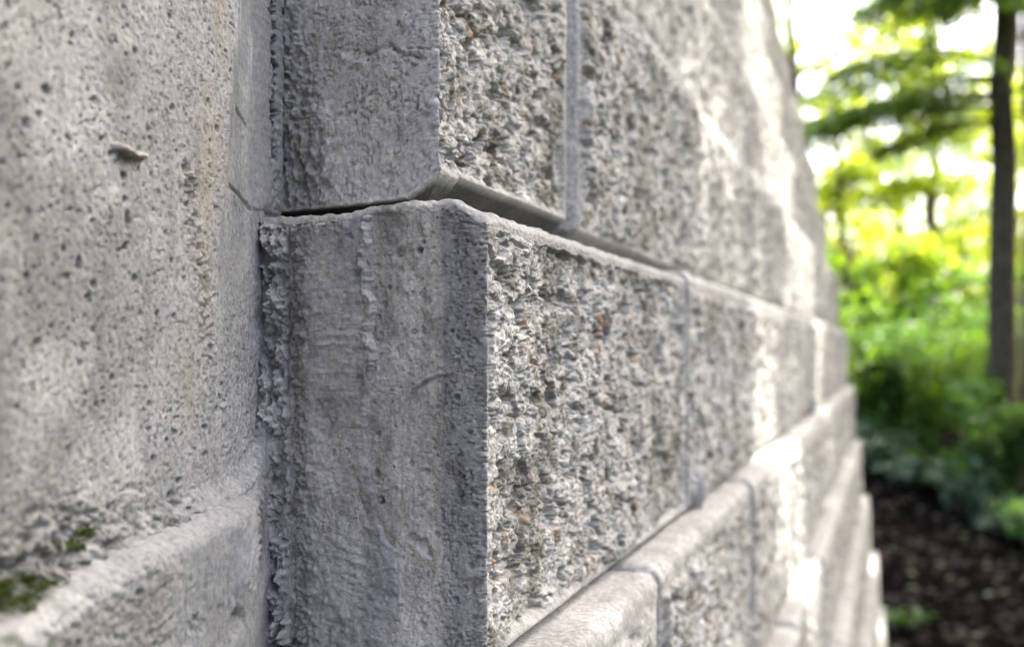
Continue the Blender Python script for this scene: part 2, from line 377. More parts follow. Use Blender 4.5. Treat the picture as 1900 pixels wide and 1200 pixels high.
def end_top(xw, h, X, Z):
    ye = YE[1]; f = lambda px, py: on_end(px, py, ye); sc = .00025
    hh = .0014*fbm(xw/.025, h/.05, 41, 3)+.0006*fbm(xw/.005, h/.006, 42, 4, .6)
    xa, _ = f(620, 200); xb, _ = f(738, 200)
    _, z0 = f(600, 380); _, z1 = f(600, 0)
    q = (h-z0)/(z1-z0)
    rough = sst(.012, -.012, xw-(xa+.002-q*.026)+.006*fbm(xw/.012, h/.012, 43, 3))
    rough = np.maximum(rough, sst(.010, .002, h-z0+.008*fbm(xw/.015, h*0, 48, 2))*sst(xb+.004, xb-.012, xw))
    lump = fbm(xw/.0042, h/.0042, 44, 4, .6)
    hh = hh+rough*(.0032*lump-.0022*sst(.1, .5, fbm(xw/.006, h/.006, 45, 2))+.0013*fbm(xw/.0016, h/.0016, 46, 2))
    mid = 1-rough
    hh = hh+mid*(granular(xw, h, 47, .0034, .0013, .2)+granular(xw, h, 49, .0019, .0008, .25)+pits(xw, h, 50, .006, .25, .0018))
    # a ragged crack from (680,90) over (810,140)
    pts = [(665, 100), (700, 95), (725, 88), (745, 100), (770, 105), (790, 112), (812, 120)]
    xs, zs = zip(*[f(*p) for p in pts]); zc = np.interp(xw, xs, zs)+.0018*fbm(xw/.004, xw*0, 51, 3)
    hh = hh-.0022*np.exp(-((h-zc)/.0009)**2)*sst(xs[0]-.003, xs[0]+.004, xw)*sst(-.3, .15, fbm(xw/.005, h*0+.7, 52, 2))
    for px, py, rx, rz, a in ((640, 110, 20, 14, .0022), (665, 118, 16, 8, .0018), (752, 38, 18, 22, .0012), (720, 300, 14, 10, -.002), (736, 240, 8, 14, -.002), (790, 215, 12, 10, -.0022), (800, 240, 12, 10, -.002), (742, 180, 8, 16, -.0015)):
        x, z = f(px, py); hh = hh+a*spot(xw, h, x, z, rx*sc, rz*sc, 0)
    c = cast_colour(xw, h, 53, (.67, .65, .60))
    c = mix(c, cast_colour(xw, h, 54, (.38, .365, .33)), rough*sst(xa+.006-.012*q, xa-.012, xw)*.85)
    c = mix(c, cast_colour(xw, h, 55, (.78, .77, .755)), sst(xb-.003, xb+.003, xw+.002*fbm(h/.02, h*0, 56, 2))*.75)
    x, z = f(610, 60); c = mix(c, np.array([.58, .565, .52]), .55*spot(xw, h, x, z, 110*sc, 170*sc, 0))
    return hh, c*(1+.12*fbm(xw/.005, h/.08, 57, 3)[..., None])
def notch_mid(X, Y, Z):
    # worn top: the arris drops away at the corner and dips towards the joint
    r = np.hypot(X, np.maximum(Y, 0)); top = sst(H-.018, H-.001, Z)
    wS = np.where(Y > .0001, -X, .03); return top*(.007*np.clip(1-wS/.03, 0, 1)*sst(.0, .018, Y)+np.maximum(0, .0095-.62*r)+.0016*fbm((X+Y)/.010, X*0, 61, 5, .65)+.0035*sst(-.045, -.075, X))
def notch_top(X, Y, Z):
    # the chamfer under the lip dies out along the end face, leaving only a narrow open joint
    hc = .013; s = np.where(Y > .022, 0, -X)
    eff = np.interp(s, [0, .0165, .04, .10], [.0155, .0045, .003, .001])+.0008*fbm((X+Y)/.005, X*0, 62, 4, .65)
    eff = np.where(Y > .022, .0168, eff)
    return np.where(Z <= hc, Z*(1-eff/hc), (hc-eff)*np.clip(1-(Z-hc)/.03, 0, 1))
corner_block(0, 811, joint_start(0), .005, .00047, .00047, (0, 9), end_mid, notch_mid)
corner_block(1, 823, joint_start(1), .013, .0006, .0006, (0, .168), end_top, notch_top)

# ---- mortar skim trowelled over the left of the eye-level block's end
def skim():
    ye = YE[0]; f = lambda px, py: on_end(px, py, ye); sc = .00024
    xs = np.arange(f(535, 700)[0], f(775, 700)[0], .00055); hs = np.concatenate([np.arange(-.150, .062, .00055)])
    X, Hh = np.meshgrid(xs, hs)
    edge_pts = [(662, 388), (690, 400), (686, 417), (690, 450), (680, 478), (690, 510), (688, 537), (697, 560), (698, 583), (688, 620), (698, 640), (702, 662), (694, 690), (690, 717), (682, 740), (683, 800), (688, 850), (694, 900), (702, 960), (716, 1000), (738, 1020), (742, 1080), (750, 1120), (757, 1180), (765, 1300)]
    ez = np.array([f(a, b)[1] for a, b in edge_pts])[::-1]; ex = np.array([f(a, b)[0] for a, b in edge_pts])[::-1]
    xe = np.interp(Hh, ez, ex)+.0009*fbm(Hh/.004, Hh*0, 201, 3)+.0006*fbm(Hh/.0012, X/.0012, 202, 2)
    d = xe-X                                                        # distance in from the free edge
    _, zc = f(690, 720)
    crumb = sst(zc-.012, zc+.01, Hh)
    o = -.0016+(.0026+.0024*crumb)*sst(-.0004, .0010+.001*(1-crumb), d)
    # crumbly raised lip along the upper free edge
    lip = np.exp(-((d-.0022)/.0018)**2)*crumb
    o = o+lip*(.0026*fbm(X/.0035, Hh/.0035, 203, 4, .65)+.0006)-crumb*.0022*np.exp(-((d-.006)/.002)**2)*sst(.1, .4, fbm(Hh/.012, Hh*0+2, 204, 2))
    # relief
    o = o+.0011*fbm(X/.02, Hh/.03, 205, 3)+.0005*fbm(X/.004, Hh/.004, 206, 4, .6)
    z1 = f(600, 545)[1]; z2 = f(600, 735)[1]; xm = f(575, 650)[0]
    lines = sst(z2-.016, z2+.012, Hh+.008*fbm(X/.01, Hh/.02, 227, 2))*sst(z1+.014, z1-.014, Hh)*sst(xm-.012, xm+.012, X)
    wv = Hh+.0011*fbm(X/.03, Hh/.01, 207, 2)
    o = o+lines*(.0007*fbm(X/.03, wv/.0024, 208, 4, .6)*sst(-.4, .3, fbm(X/.015, Hh/.012, 226, 3))+.0004*sst(.3, .6, perlin(X/.03, wv/.0032, 209)))
    low = sst(zc, zc-.05, Hh)
    o = o+low*.0006*fbm((X+.35*Hh)/.02, (Hh+.2*X)/.0030, 210, 4, .6)*sst(-.25, .35, fbm(X/.02, Hh/.02, 223, 3))+low*.0007*fbm(X/.005, Hh/.005, 224, 3)
    # right-hand smear strokes going up to the right
    sm = sst(f(668, 900)[0], f(700, 900)[0], X)*low
    o = o+sm*.0013*fbm((X+Hh)/.02, (Hh-1.1*X)/.0034, 211, 4)*sst(-.2, .3, fbm(X/.02, Hh/.02, 225, 3))
    # sandy, crumbling left side beside the joint, and along the top
    xl = f(565, 700)[0]; sand = sst(xl+.007, xl-.004, X+.005*fbm(X/.02, Hh/.02, 212, 3)); sand = np.maximum(sand, sst(.048, .058, Hh)*sst(f(650, 400)[0]+.004, f(650, 400)[0]-.004, X))
    o = o+sand*(.0030*fbm(X/.0045, Hh/.0045, 213, 4, .6)+.0012*fbm(X/.0014, Hh/.0014, 214, 2)-.0006)
    o = o+.0008*sst(.25, .6, fbm(X/.004, Hh/.004, 222, 2))*low*sst(f(640, 900)[0], f(570, 900)[0], X)
    o = o-.0055*sst(f(549, 700)[0], f(541, 700)[0], X+.002*fbm(Hh/.008, Hh*0, 215, 3))      # falls into the open joint
    for px, py, r, dp in ((608, 778, 8, .0025), (614, 788, 7, .0025), (620, 843, 5, .0015), (646, 838, 5, .0015), (626, 640, 4, .0014), (638, 613, 4, .0013), (610, 612, 3, .0012), (668, 938, 4, .002), (666, 1110, 5, .0014), (680, 1115, 4, .0012), (680, 800, 5, .0022)):
        x, z = f(px, py); o = o-dp*spot(X, Hh, x, z, r*sc)
    o = o+pits(X, Hh, 216, .007, .25, .001)
    C = cast_colour(X, Hh, 217, (.55, .535, .495))
    tong = sst(f(628, 460)[0]-.003, f(650, 460)[0], X)*sst(f(650, 540)[1], f(650, 525)[1], Hh)
    C = mix(C, cast_colour(X, Hh, 218, (.45, .45, .45)), np.maximum(tong*.95, sm*.9))
    C = mix(C, np.array([.68, .665, .63]), .5*crumb*np.exp(-((d-.0004)/.0012)**2)*sst(-.2, .3, fbm(Hh/.01, Hh*0, 219, 2)))
    C = mix(C, cast_colour(X, Hh, 220, (.43, .412, .375)), sand*.6)
    C = C*(1+.15*fbm(X/.012, Hh/.05, 221, 3)[..., None]); C = mix(C, C*1.25, low*.6)
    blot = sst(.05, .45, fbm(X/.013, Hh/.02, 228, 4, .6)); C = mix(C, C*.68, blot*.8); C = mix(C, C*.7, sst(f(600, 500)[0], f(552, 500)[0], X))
    top = .0612-.0035*sst(-.209, -.239, X); keep = (o > -.0013) & (Hh < top)
    P = np.stack([X, ye-o+.0*X, EYE+np.minimum(Hh, top)], -1)
    link('mortar_skim', grid_mesh('mortar_skim', P, C, M_MORTAR, keep), wall)['label'] = 'grey mortar skim with trowel lines and a crumbling edge'
skim()

# ---- small grey plastic tabs caught in the joints
def clip(y, k, s=1.0):
    n = 14; V = []; F = []
    for i in range(n+1):
        t = i/n; z = t*.036*s; x = .0045+.004*math.sin(t*3.0)*s-.004*t; wd = .0065*s*(1 if t < .8 else math.sqrt(max(.05, 1-((t-.8)/.2)**2)))
        for sx, sy in ((0, -1), (.0018, -1), (.0018, 1), (0, 1)): V.append((x+sx*s, sy*wd+.003*t, z))
        if i:
            a = (i-1)*4; b = i*4
            for q in range(4): F.append((a+q, a+(q+1) % 4, b+(q+1) % 4, b+q))
    F.append((0, 3, 2, 1)); F.append((n*4, n*4+1, n*4+2, n*4+3))
    o = link('plastic_tab', raw_mesh('plastic_tab', V, F, M_CLIP), wall, (-DK[k]+.001-wall.location.x, y-wall.location.y, EYE+BOT0+k*H+.001-wall.location.z))
    o.rotation_euler = (0, 0, R(-62)); o['label'] = 'small grey plastic tab sticking out of the joint'
clip(.872, 0); clip(2.196, 0, 1.25); clip(2.64, -4, 1.3)

# ------------------------------------------------------------------ the rendered pier at the left
pier = empty('concrete_pier', (-.3, .1, 0))
tag(pier, 'weathered grey rendered concrete pier with rounded edge, pitted face and mossy ledge', 'pier')
kn = [(-330, .225), (-150, .262), (0, .300), (200, .352), (330, .391), (395, .414), (430, .434), (470, .462), (505, .482), (545, .50)]
fine_px = np.linspace(-330, 545, 900)
Zs = np.interp(fine_px, [k[0] for k in kn], [k[1] for k in kn]); ker = np.hanning(61); ker /= ker.sum()
Zs = np.convolve(np.pad(Zs, 30, mode='reflect', reflect_type='odd'), ker, 'valid')
fx, fy, _ = at_depth(fine_px, 645, Zs)
fu = np.concatenate([[0], np.cumsum(np.hypot(np.diff(fx), np.diff(fy)))])
def U(px): return np.interp(px, fine_px, fu)
def UH(px, py): return U(px), (645-np.asarray(py, float))/FPX*np.interp(px, fine_px, Zs)
tx = np.gradient(fx, fu); ty = np.gradient(fy, fu); nx, ny = ty, -tx       # outward (towards +x)
def pier_pos(u, h, o):
    bx = np.interp(u, fu, fx); by = np.interp(u, fu, fy); ax = np.interp(u, fu, nx); ay = np.interp(u, fu, ny)
    neg = np.minimum(u, 0)                                         # straight run behind the camera
    bx = bx+neg*tx[0]; by = by+neg*ty[0]
    return np.stack([bx+ax*o, by+ay*o, EYE+h], -1)
led_px = [-330, 0, 100, 200, 300, 360, 410, 440, 458, 470, 478, 484, 489]; led_py = [1330, 1128, 1070, 1018, 975, 945, 925, 903, 875, 840, 780, 700, 560]
def ledge_h(u):
    uu, hh = UH(np.array(led_px, float), np.array(led_py, float)); return np.interp(u, uu, hh)
def upper_panel():
    us = np.concatenate([np.linspace(-1.1, -.17, 22), np.arange(-.16, U(-60), .0028), np.arange(U(-60), U(545), .00065)])
    hs = np.concatenate([np.linspace(-1.62, -.26, 24), np.arange(-.24, -.115, .004), np.arange(-.115, .165, .00065), np.arange(.165, .40, .0028), np.linspace(.41, 1.45, 24)])
    u, h = np.meshgrid(us, hs)
    o = .0012*fbm(u/.08, h/.09, 301, 3)+.0003*fbm(u/.012, h/.012, 302, 3)
    # rounded arris and the smoother return beside the corner
    ur = np.interp(h, [UH(400, 460)[1], UH(430, 0)[1]], [U(398), U(432)]); fade = sst(UH(400, 640)[1], UH(400, 380)[1], h)
    o = o+fade*(.0022*np.exp(-((u-ur)/.008)**2)-.10*np.maximum(0, u-ur)*sst(.05, .0, u-ur))
    ret = sst(-.002, .003, u-ur)
    # sandy dragged face: fine pits and short diagonal drags
    main = 1-ret*fade
    du = u+.45*h
    o = o+main*(.00032*fbm(du/.0022, (h-.3*u)/.0035, 303, 3)+pits(u, h, 304, .0032, .34, .0020, .10, .32)+pits(u, h, 305, .0080, .42, .0050, .06, .22)+pits(u, h, 306, .0019, .40, .0013, .18, .36)*sst(-.3, .3, fbm(u/.03, h/.03, 341, 3)+.1))
    o = o+.00022*main*fbm(u/.02, (h+.002*perlin(u/.02, h/.02, 307))/.0016, 308, 2)*sst(-.03, -.05, h)
    cl = sst(.1, .5, fbm(u/.03, h/.03, 309, 3)); o = o+main*cl*granular(u, h, 310, .0022, .0009)
    sc = .00019
    for px, py, rx, ry, dp in ((250, 95, 7, 9, .004), (50, 232, 9, 11, .003), (236, 410, 9, 20, .005), (229, 371, 8, 9, .004), (148, 487, 8, 14, .005), (68, 637, 10, 11, .005), (166, 551, 6, 11, .004), (325, 803, 9, 7, .004), (5, 302, 7, 9, .003), (95, 172, 6, 8, .003), (55, 395, 9, 14, .002), (152, 640, 5, 6, .003), (158, 648, 5, 6, .003), (15, 10, 8, 10, .003), (135, 66, 6, 9, .004), (28, 638, 6, 8, .003), (180, 750, 5, 5, .003), (190, 776, 5, 5, .003), (290, 582, 6, 9, .003), (247, 690, 5, 6, .002), (275, 240, 9, 7, .002), (430, 255, 6, 8, .003), (225, 462, 5, 5, .003), (205, 405, 6, 6, .002), (455, 258, 5, 7, .003), (78, 390, 6, 5, .002), (300, 790, 5, 5, .002), (310, 815, 5, 4, .002), (404, 500, 7, 8, .002)):
        a, b = UH(px, py); o = o-dp*.8*spot(u, h, a, b, rx*sc, ry*sc)
    # the thin chip standing out at (205..262, 268..292)
    a0, b0 = UH(205, 268); a1, b1 = UH(262, 291)
    tt = np.clip((u-a0)/(a1-a0), -.2, 1.2); line = b0+(b1-b0)*tt+.0004*np.sin(tt*9)
    chip = sst(-.05, .08, tt)*sst(1.05, .9, tt)*sst(.0008, .0, h-line)*sst(-.0024, -.0013, h-line+.0005*fbm(u/.002, h*0, 343, 2))
    o = o+.0042*chip-.0014*spot(u, h, *UH(228, 296), 26*sc, 20*sc, .3)
    # the crumbled scar and the rough trail of grit below it
    a, b = UH(348, 335); sca = spot(u, h, a, b, 34*sc, 52*sc, .1)
    o = o+sca*(.0016+.0062*fbm(u/.0040, h/.0034, 311, 5, .68))-.0052*spot(u, h, *UH(346, 310), 22*sc, 17*sc, .0)*(.7+.9*fbm(u/.003, h/.003, 342, 3))
    trail = sst(.009, .002, np.abs(u-np.interp(h, [UH(380, 700)[1], UH(350, 370)[1]], [U(395), U(350)])))*sst(UH(350, 330)[1], UH(350, 400)[1], h)*sst(UH(380, 760)[1], UH(380, 620)[1], h)
    o = o+trail*(.0026*fbm(u/.0032, h/.0032, 312, 4, .6)+.0004)
    t2 = sst(.006, .001, np.abs(u-U(415)-.1*(h+.02)))*sst(UH(400, 850)[1], UH(400, 700)[1], h)*sst(0, -.02, h); o = o+t2*.0024*fbm(u/.003, h/.003, 313, 3, .6)
    # long trowel arcs sweeping into the corner
    ca, cb = U(330), UH(330, 560)[1]; rr = np.hypot((u-ca), (h-cb)*.8); sw = sst(U(400), U(430), u)*sst(.12, .06, h)
    o = o+sw*.0008*fbm(rr/.0013, np.arctan2(h-cb, u-ca)*2.2, 314, 3)
    ca, cb = U(300), UH(300, 780)[1]; rr = np.hypot(u-ca, h-cb); s2 = sst(U(370), U(420), u)*sst(-.02, -.035, h); o = o+s2*.0005*np.sin(rr/.00055+3*fbm(u/.02, h/.02, 315, 2))*sst(-.2, .3, fbm(u/.012, h/.012, 316, 2))
    a, b = UH(416, 238); o = o+.0012*spot(u, h, a, b, 11*sc, 18*sc, 0)*fbm(u/.0018, h/.0018, 317, 3)*1.6
    pts = [(440, 200), (452, 218), (461, 238)]; pu = [UH(*p)[0] for p in pts]; ph = [UH(*p)[1] for p in pts]
    lc = np.interp(u, pu, ph); o = o-.0018*np.exp(-((h-lc)/.0008)**2)*sst(pu[0]-.001, pu[0]+.001, u)*sst(pu[-1]+.001, pu[-1]-.001, u)
    pts = [(425, 340), (437, 350), (450, 362), (470, 392)]; pu = [UH(*p)[0] for p in pts]; ph = [UH(*p)[1] for p in pts]
    lc = np.interp(u, pu, ph); o = o-.0018*np.exp(-((h-lc)/.0009)**2)*sst(pu[0]-.001, pu[0]+.002, u)*sst(pu[-1]+.001, pu[-1]-.001, u)
    # broken, lumpy foot above the ledge, worst at the near end
    lh = ledge_h(u); foot = sst(.030, .006, h-lh+.010*fbm(u/.02, h/.02, 318, 3))*sst(U(330), U(150), u)
    foot = np.maximum(foot, .6*sst(.016, .004, h-lh)*sst(U(400), U(300), u))
    o = o+foot*(.0050*fbm(u/.006, h/.005, 319, 4, .6)-.0050*sst(.1, .5, fbm(u/.008, h/.006, 320, 3))+.0008*fbm(u/.0018, h/.0018, 321, 2))
    o = o+.006*sst(.010, 0, h-lh)*sst(.10, 0, np.abs(h+.07))              # fillet down to the ledge
    # colour
    c = cast_colour(u, h, 330, (.47, .46, .448)); pale = sst(-.25, .35, fbm(u/.05, h/.06, 331, 4)); c = mix(c*.72, c*1.12, pale)
    bt = np.exp(-((u-np.interp(h, [-.02, .13], [U(352), U(400)]))/.0095)**2); bt = bt*sst(-.05, .0, h)
    right = sst(U(220), U(330), u+.012*fbm(u/.03, h/.03, 332, 3)); c = mix(c, cast_colour(u, h, 333, (.53, .525, .515)), right*.7)
    c = mix(c, np.array([.52, .46, .37]), .72*bt*sst(-.35, .25, fbm(u/.008, h/.05, 334, 4)))
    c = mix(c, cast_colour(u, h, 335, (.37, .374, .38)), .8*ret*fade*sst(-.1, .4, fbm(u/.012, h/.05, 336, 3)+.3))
    c = mix(c, np.array([.10, .095, .08]), foot*.55*sst(-.1, .4, fbm(u/.012, h/.01, 337, 3)))
    gr = foot*sst(.1, .4, fbm(u/.009, h/.008, 338, 3)); c = mix(c, np.array([.07, .095, .04]), gr*.6)
    c = mix(c, np.array([.74, .68, .58]), np.clip(chip, 0, 1)); c = mix(c, np.array([.50, .465, .39]), sca*.7); c = mix(c, np.array([.30, .27, .20]), .7*spot(u, h, *UH(346, 312), 21*sc, 18*sc, .2)); c = mix(c, np.array([.50, .47, .41]), trail*.4)
    spk = sst(.25, .55, fbm(u/.0022, h/.0022, 339, 2))*main; c = mix(c, c*.62, spk*.95)
    drip = sst(.2, .6, fbm(u/.012, h/.10, 340, 3)); c = mix(c, c*.84, drip*main)
    keep = (u < U(492)) | (h < -.16) | (h > .168)
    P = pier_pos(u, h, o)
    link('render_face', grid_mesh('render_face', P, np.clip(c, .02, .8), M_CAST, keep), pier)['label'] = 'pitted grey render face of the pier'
upper_panel()
def lower_panel():
    us = np.concatenate([np.linspace(-1.1, -.17, 22), np.arange(-.16, U(-60), .0028), np.arange(U(-60), U(523), .0007)])
    hs = np.concatenate([np.linspace(-1.62, -.18, 24), np.arange(-.17, .02, .0007)])
    u, h = np.meshgrid(us, hs)
    uu, hh = UH(np.array(led_px, float), np.array(led_py, float))
    # signed distance below/right of the ledge line
    dmin = np.full(u.shape, 9.)
    for i in range(len(uu)-1):
        ax, ay, bx, by = uu[i], hh[i], uu[i+1], hh[i+1]; L2 = (bx-ax)**2+(by-ay)**2
        t = np.clip(((u-ax)*(bx-ax)+(h-ay)*(by-ay))/L2, 0, 1); dmin = np.minimum(dmin, np.hypot(u-ax-t*(bx-ax), h-ay-t*(by-ay)))
    below = (h < np.interp(u, uu, hh)); d = np.where(below, dmin, -dmin)+.0005*fbm(u/.010, h/.010, 401, 2)
    proud = .0125*sst(U(500), U(380), u)+.004
    o = -.004+(proud+.004)*np.sqrt(np.clip(1-(1-np.clip((d+.0015)/.0095, 0, 1))**2, 0, 1))
    o = o+.0010*fbm(u/.03, h/.03, 402, 3)
    top = sst(.010, 0, d); hl = h-o
    rgh = sst(U(330), U(200), u+.01*fbm(u/.02, h/.02, 403, 2))
    o = o+(.0018*fbm(u/.0032, hl/.0040, 404, 4, .6)+pits(u, hl, 405, .004, .5, .0026, .15, .4))*rgh*sst(0, .006, d)+top*.0016*fbm(u/.0040, hl/.0040, 406, 4, .6)
    # concentric trowel sweeps
    ca, cb = UH(425, 1075); rr = np.hypot(u-ca, (h-cb)*.72)
    arc = (1-rgh)*sst(.002, .010, d)
    o = o+arc*sst(-.018, .0, h-cb)*(.00075*np.sin(rr/.00040+1.2*fbm(u/.02, h/.02, 407, 2))*sst(-.4, .2, fbm(u/.01, h/.01, 411, 2))+.0012*fbm(rr/.0022, np.arctan2(h-cb, u-ca)*1.2, 408, 3))+arc*.0004*fbm(u/.006, h/.006, 412, 4, .6)
    sc = .00022
    a, b = UH(372, 1150); o = o-.0040*spot(u, h, a, b, 30*sc, 36*sc, .2)+.0016*spot(u, h, a, b, 44*sc, 50*sc, 0)*fbm(u/.003, h/.003, 409, 3, .6)
    a, b = UH(300, 1150); o = o-.0018*spot(u, h, a, b, 40*sc, 22*sc, .2)*sst(-.2, .3, fbm(u/.004, h/.004, 410, 3))
    # groove between the sweep and the corner bead
    g = np.interp(h, [UH(507, 1100)[1], UH(500, 950)[1], UH(490, 910)[1]], [U(507), U(502), U(490)]); o = o-.0022*np.exp(-((u-g)/.0013)**2)*sst(UH(490, 900)[1], UH(490, 930)[1], h)
    c = cast_colour(u, h, 420, (.42, .418, .415))
    c = mix(c, cast_colour(u, h, 421, (.29, .285, .27)), rgh*sst(.006, .014, d)*.75)
    c = mix(c, cast_colour(u, h, 422, (.50, .495, .485)), sst(.012, .002, d)*.8)
    c = mix(c, cast_colour(u, h, 423, (.36, .37, .39)), arc*.6*sst(-.2, .3, fbm(u/.02, h/.03, 424, 3)))
    gm = sst(U(120), U(-20), u)*sst(.05, .5, fbm(u/.01, h/.01, 425, 3)); c = mix(c, np.array([.08, .11, .045]), gm*.7)
    P = pier_pos(u, h, o)
    link('lower_render', grid_mesh('lower_render', P, np.clip(c, .02, .85), M_CAST, o > -.0035), pier)['label'] = 'lower band of render with a pale rounded ledge and circular trowel marks'
lower_panel()
def bead():
    hs = np.arange(-.165, .175, .00065); ss = np.linspace(0, 1, 120)
    s, h = np.meshgrid(ss, hs)
    up = sst(.056, .066, h)                                               # above the course joint the bead is thin and smooth
    ua = U(486)*(1-up)+U(468)*up; A = pier_pos(ua, h, -.0012)
    pxb = 541*(1-up)+527*up
    xb0, _ = on_end(541, 645, YE[0]); xb1, _ = on_end(527, 645, YE[1])
    B = np.stack([xb0*(1-up)+xb1*up, (YE[0]-.0012)*(1-up)+(YE[1]-.0008)*up, EYE+h], -1)
    B[..., 0] += .0014*fbm(h/.006, h*0+3, 513, 4, .6)+.0010*fbm(h/.03, h*0+5, 514, 2)
    P = A*(1-s[..., None])+B*s[..., None]
    D = B-A; nl = np.stack([D[..., 1], -D[..., 0], 0*D[..., 0]], -1); nl /= np.linalg.norm(nl, axis=-1, keepdims=True)
    w_ = np.linalg.norm(D[..., :2], axis=-1)*s
    bul = np.sin(np.pi*np.clip(s, 0, 1))
    lo = 1-up; lump = fbm(w_/.011, h/.013, 501, 5, .62)
    strip = .8*sst(.80, .90, s+.16*fbm(h/.014, h*0+1, 508, 4))*sst(.1, .4, fbm(h/.03, h*0+6, 509, 3))                # thin smooth fillet against the block
    bul = sst(0, .22, s)*sst(1, .9, s)
    o = bul*(.0015*up+lo*(.0030+(1-strip)*(.0075*lump+.0030*fbm(w_/.0030, h/.0030, 502, 3, .6))-.0010*strip))
    hole = sst(.12, .45, fbm(w_/.009, h/.015, 503, 3))*(1-strip); o = o-lo*hole*.0075*bul
    g = np.exp(-((s-.10)/.09)**2)*sst(-.15, .25, fbm(h/.02, h*0+4, 504, 3))*lo; o = o-.0065*g
    o = o-.007*sst(.945, 1, s)*lo
    # open crack in the upper strip
    sc_ = .62+.07*fbm(h/.014, h*0+9, 505, 3); wd_ = .07+.07*fbm(h/.012, h*0+11, 515, 2)+.11*fbm(w_/.0024, h/.0030, 516, 3, .6); cr = sst(.0, .05, wd_-np.abs(s-sc_))*sst(.088, .11, h+.01*fbm(w_/.004, h/.006, 517, 2)); o = o-.016*cr*up
    crm = np.exp(-((s-.70)/.12)**2)*up*sst(.125, .10, h); o = o+crm*.0030*fbm(w_/.0035, h/.006, 507, 4, .6)
    a = .0035; o = o-.006*np.exp(-((h-.0615)/a)**2)*sst(.1, .5, s)
    C = cast_colour(w_, h, 510, (.45, .443, .425)); C = mix(C, cast_colour(w_, h, 511, (.60, .585, .55)), lo*.6*sst(-.2, .3, lump))
    C = mix(C, cast_colour(w_, h, 512, (.35, .353, .36)), np.maximum(up*.85, lo*strip*.8))
    C = mix(C, np.array([.13, .125, .11]), .5*lo*hole); C = mix(C, np.array([.10, .10, .095]), cr*up*.8)
    link('mortar_bead', grid_mesh('mortar_bead', P+nl*o[..., None], np.clip(C, .02, .8), M_MORTAR), pier)['label'] = 'lumpy pale mortar bead filling the corner joint'
bead()
# solid body of the pier behind its render
V = [(-.27, -.9, 0), (-.55, -.9, 0), (-.55, .40, 0), (-.31, .40, 0)]; V = V+[(x, y, EYE+1.44) for x, y, _ in V]
link('core', raw_mesh('core', V, [(0, 1, 5, 4), (1, 2, 6, 5), (2, 3, 7, 6), (3, 0, 4, 7), (4, 5, 6, 7)], simple('core_concrete', (.33, .33, .32), .9, 30, .2), None, False), pier)

# moss and dry roots on the ledge
def ribbons(pts, nrm, n, L, wd, seed, spread=.9):
    rg = np.random.default_rng(seed); V = []; F = []
    for i in range(n):
        p = pts[rg.integers(len(pts))]+rg.normal(0, .0007, 3); d = nrm+rg.normal(0, spread, 3)*.8; d[2] += .5; d /= np.linalg.norm(d)
        sd_ = np.cross(d, rg.normal(0, 1, 3)); sd_ /= np.linalg.norm(sd_); l = L*rg.uniform(.5, 1.3); b = len(V)
        q = p+d*l*.55+np.array([0, 0, l*.05]); e = q+(d+np.array([rg.normal(0, .3), rg.normal(0, .3), -.5]))*l*.4
        V += [p-sd_*wd, p+sd_*wd, q+sd_*wd*.9, q-sd_*wd*.9, e]; F += [(b, b+1, b+2, b+3), (b+3, b+2, b+4, b+4)]
    return V, F
def tri_mesh(name, V, F, mat, smooth=False):
    T = []
    for f in F:
        T.append((f[0], f[1], f[2]))
        if f[3] != f[2]: T.append((f[0], f[2], f[3]))
    return raw_mesh(name, V, T, mat, None, smooth)
mp = []
rg = np.random.default_rng(4)
for cpx, cpy, sx, sy, n in ((-14, 1098, 26, 16, 60), (30, 1080, 16, 10, 22), (115, 1012, 18, 8, 14), (140, 990, 16, 6, 8), (-40, 1110, 30, 20, 60)):
    for _ in range(n):
        a, b = UH(cpx+rg.normal(0, sx*.6), cpy+rg.normal(0, sy*.6)); lh = float(ledge_h(a)); mp.append(pier_pos(np.array(a), np.array(b), np.array(.003+.006*float(b < lh+.004))))
V, F = ribbons(mp, np.array([.85, -.2, .3]), 1900, .0028, .0003, 5)
tag(link('moss', tri_mesh('moss', V, F, M_MOSS)), 'green moss growing in the angle of the pier ledge', 'moss', kind='stuff')
def tube(path, rad, seg=6):
    path = [np.array(p, float) for p in path]; V = []; F = []
    for i, p in enumerate(path):
        d = path[min(i+1, len(path)-1)]-path[max(i-1, 0)]; d /= np.linalg.norm(d)+1e-12
        a = np.cross(d, (0.13, .31, .94) if abs(d[2]) < .9 else (1, .1, 0)); a /= np.linalg.norm(a); b = np.cross(d, a); r = rad[i] if hasattr(rad, '__len__') else rad
        for k in range(seg):
            t = 2*math.pi*k/seg; V.append(p+(a*math.cos(t)+b*math.sin(t))*r)
        if i:
            for k in range(seg): F.append(((i-1)*seg+k, (i-1)*seg+(k+1) % seg, i*seg+(k+1) % seg, i*seg+k))
    return V, F
RL = ['longest pale dry root hanging down beside the moss on the ledge', 'short pale dry root twisting down into the moss on the ledge', 'thin pale root lying across the dark crumbled foot of the render']
for i, pts in enumerate([[(38, 1005), (50, 1020), (48, 1042), (62, 1060), (80, 1072), (84, 1092)], [(66, 1004), (70, 1030), (62, 1050), (74, 1068), (72, 1084)], [(15, 1040), (30, 1050), (40, 1066), (60, 1085)]]):
    P = []
    for t in np.linspace(0, len(pts)-1, 22):
        px = np.interp(t, range(len(pts)), [p[0] for p in pts]); py = np.interp(t, range(len(pts)), [p[1] for p in pts]); a, b = UH(px, py)
        P.append(pier_pos(np.array(a), np.array(b), np.array(.0085+.0012*math.sin(t*2.1+i))))
    V, F = tube(P, np.linspace(.0006, .0003, len(P))); tag(link('dry_root', raw_mesh('dry_root', V, F, M_ROOT)), RL[i], 'root')

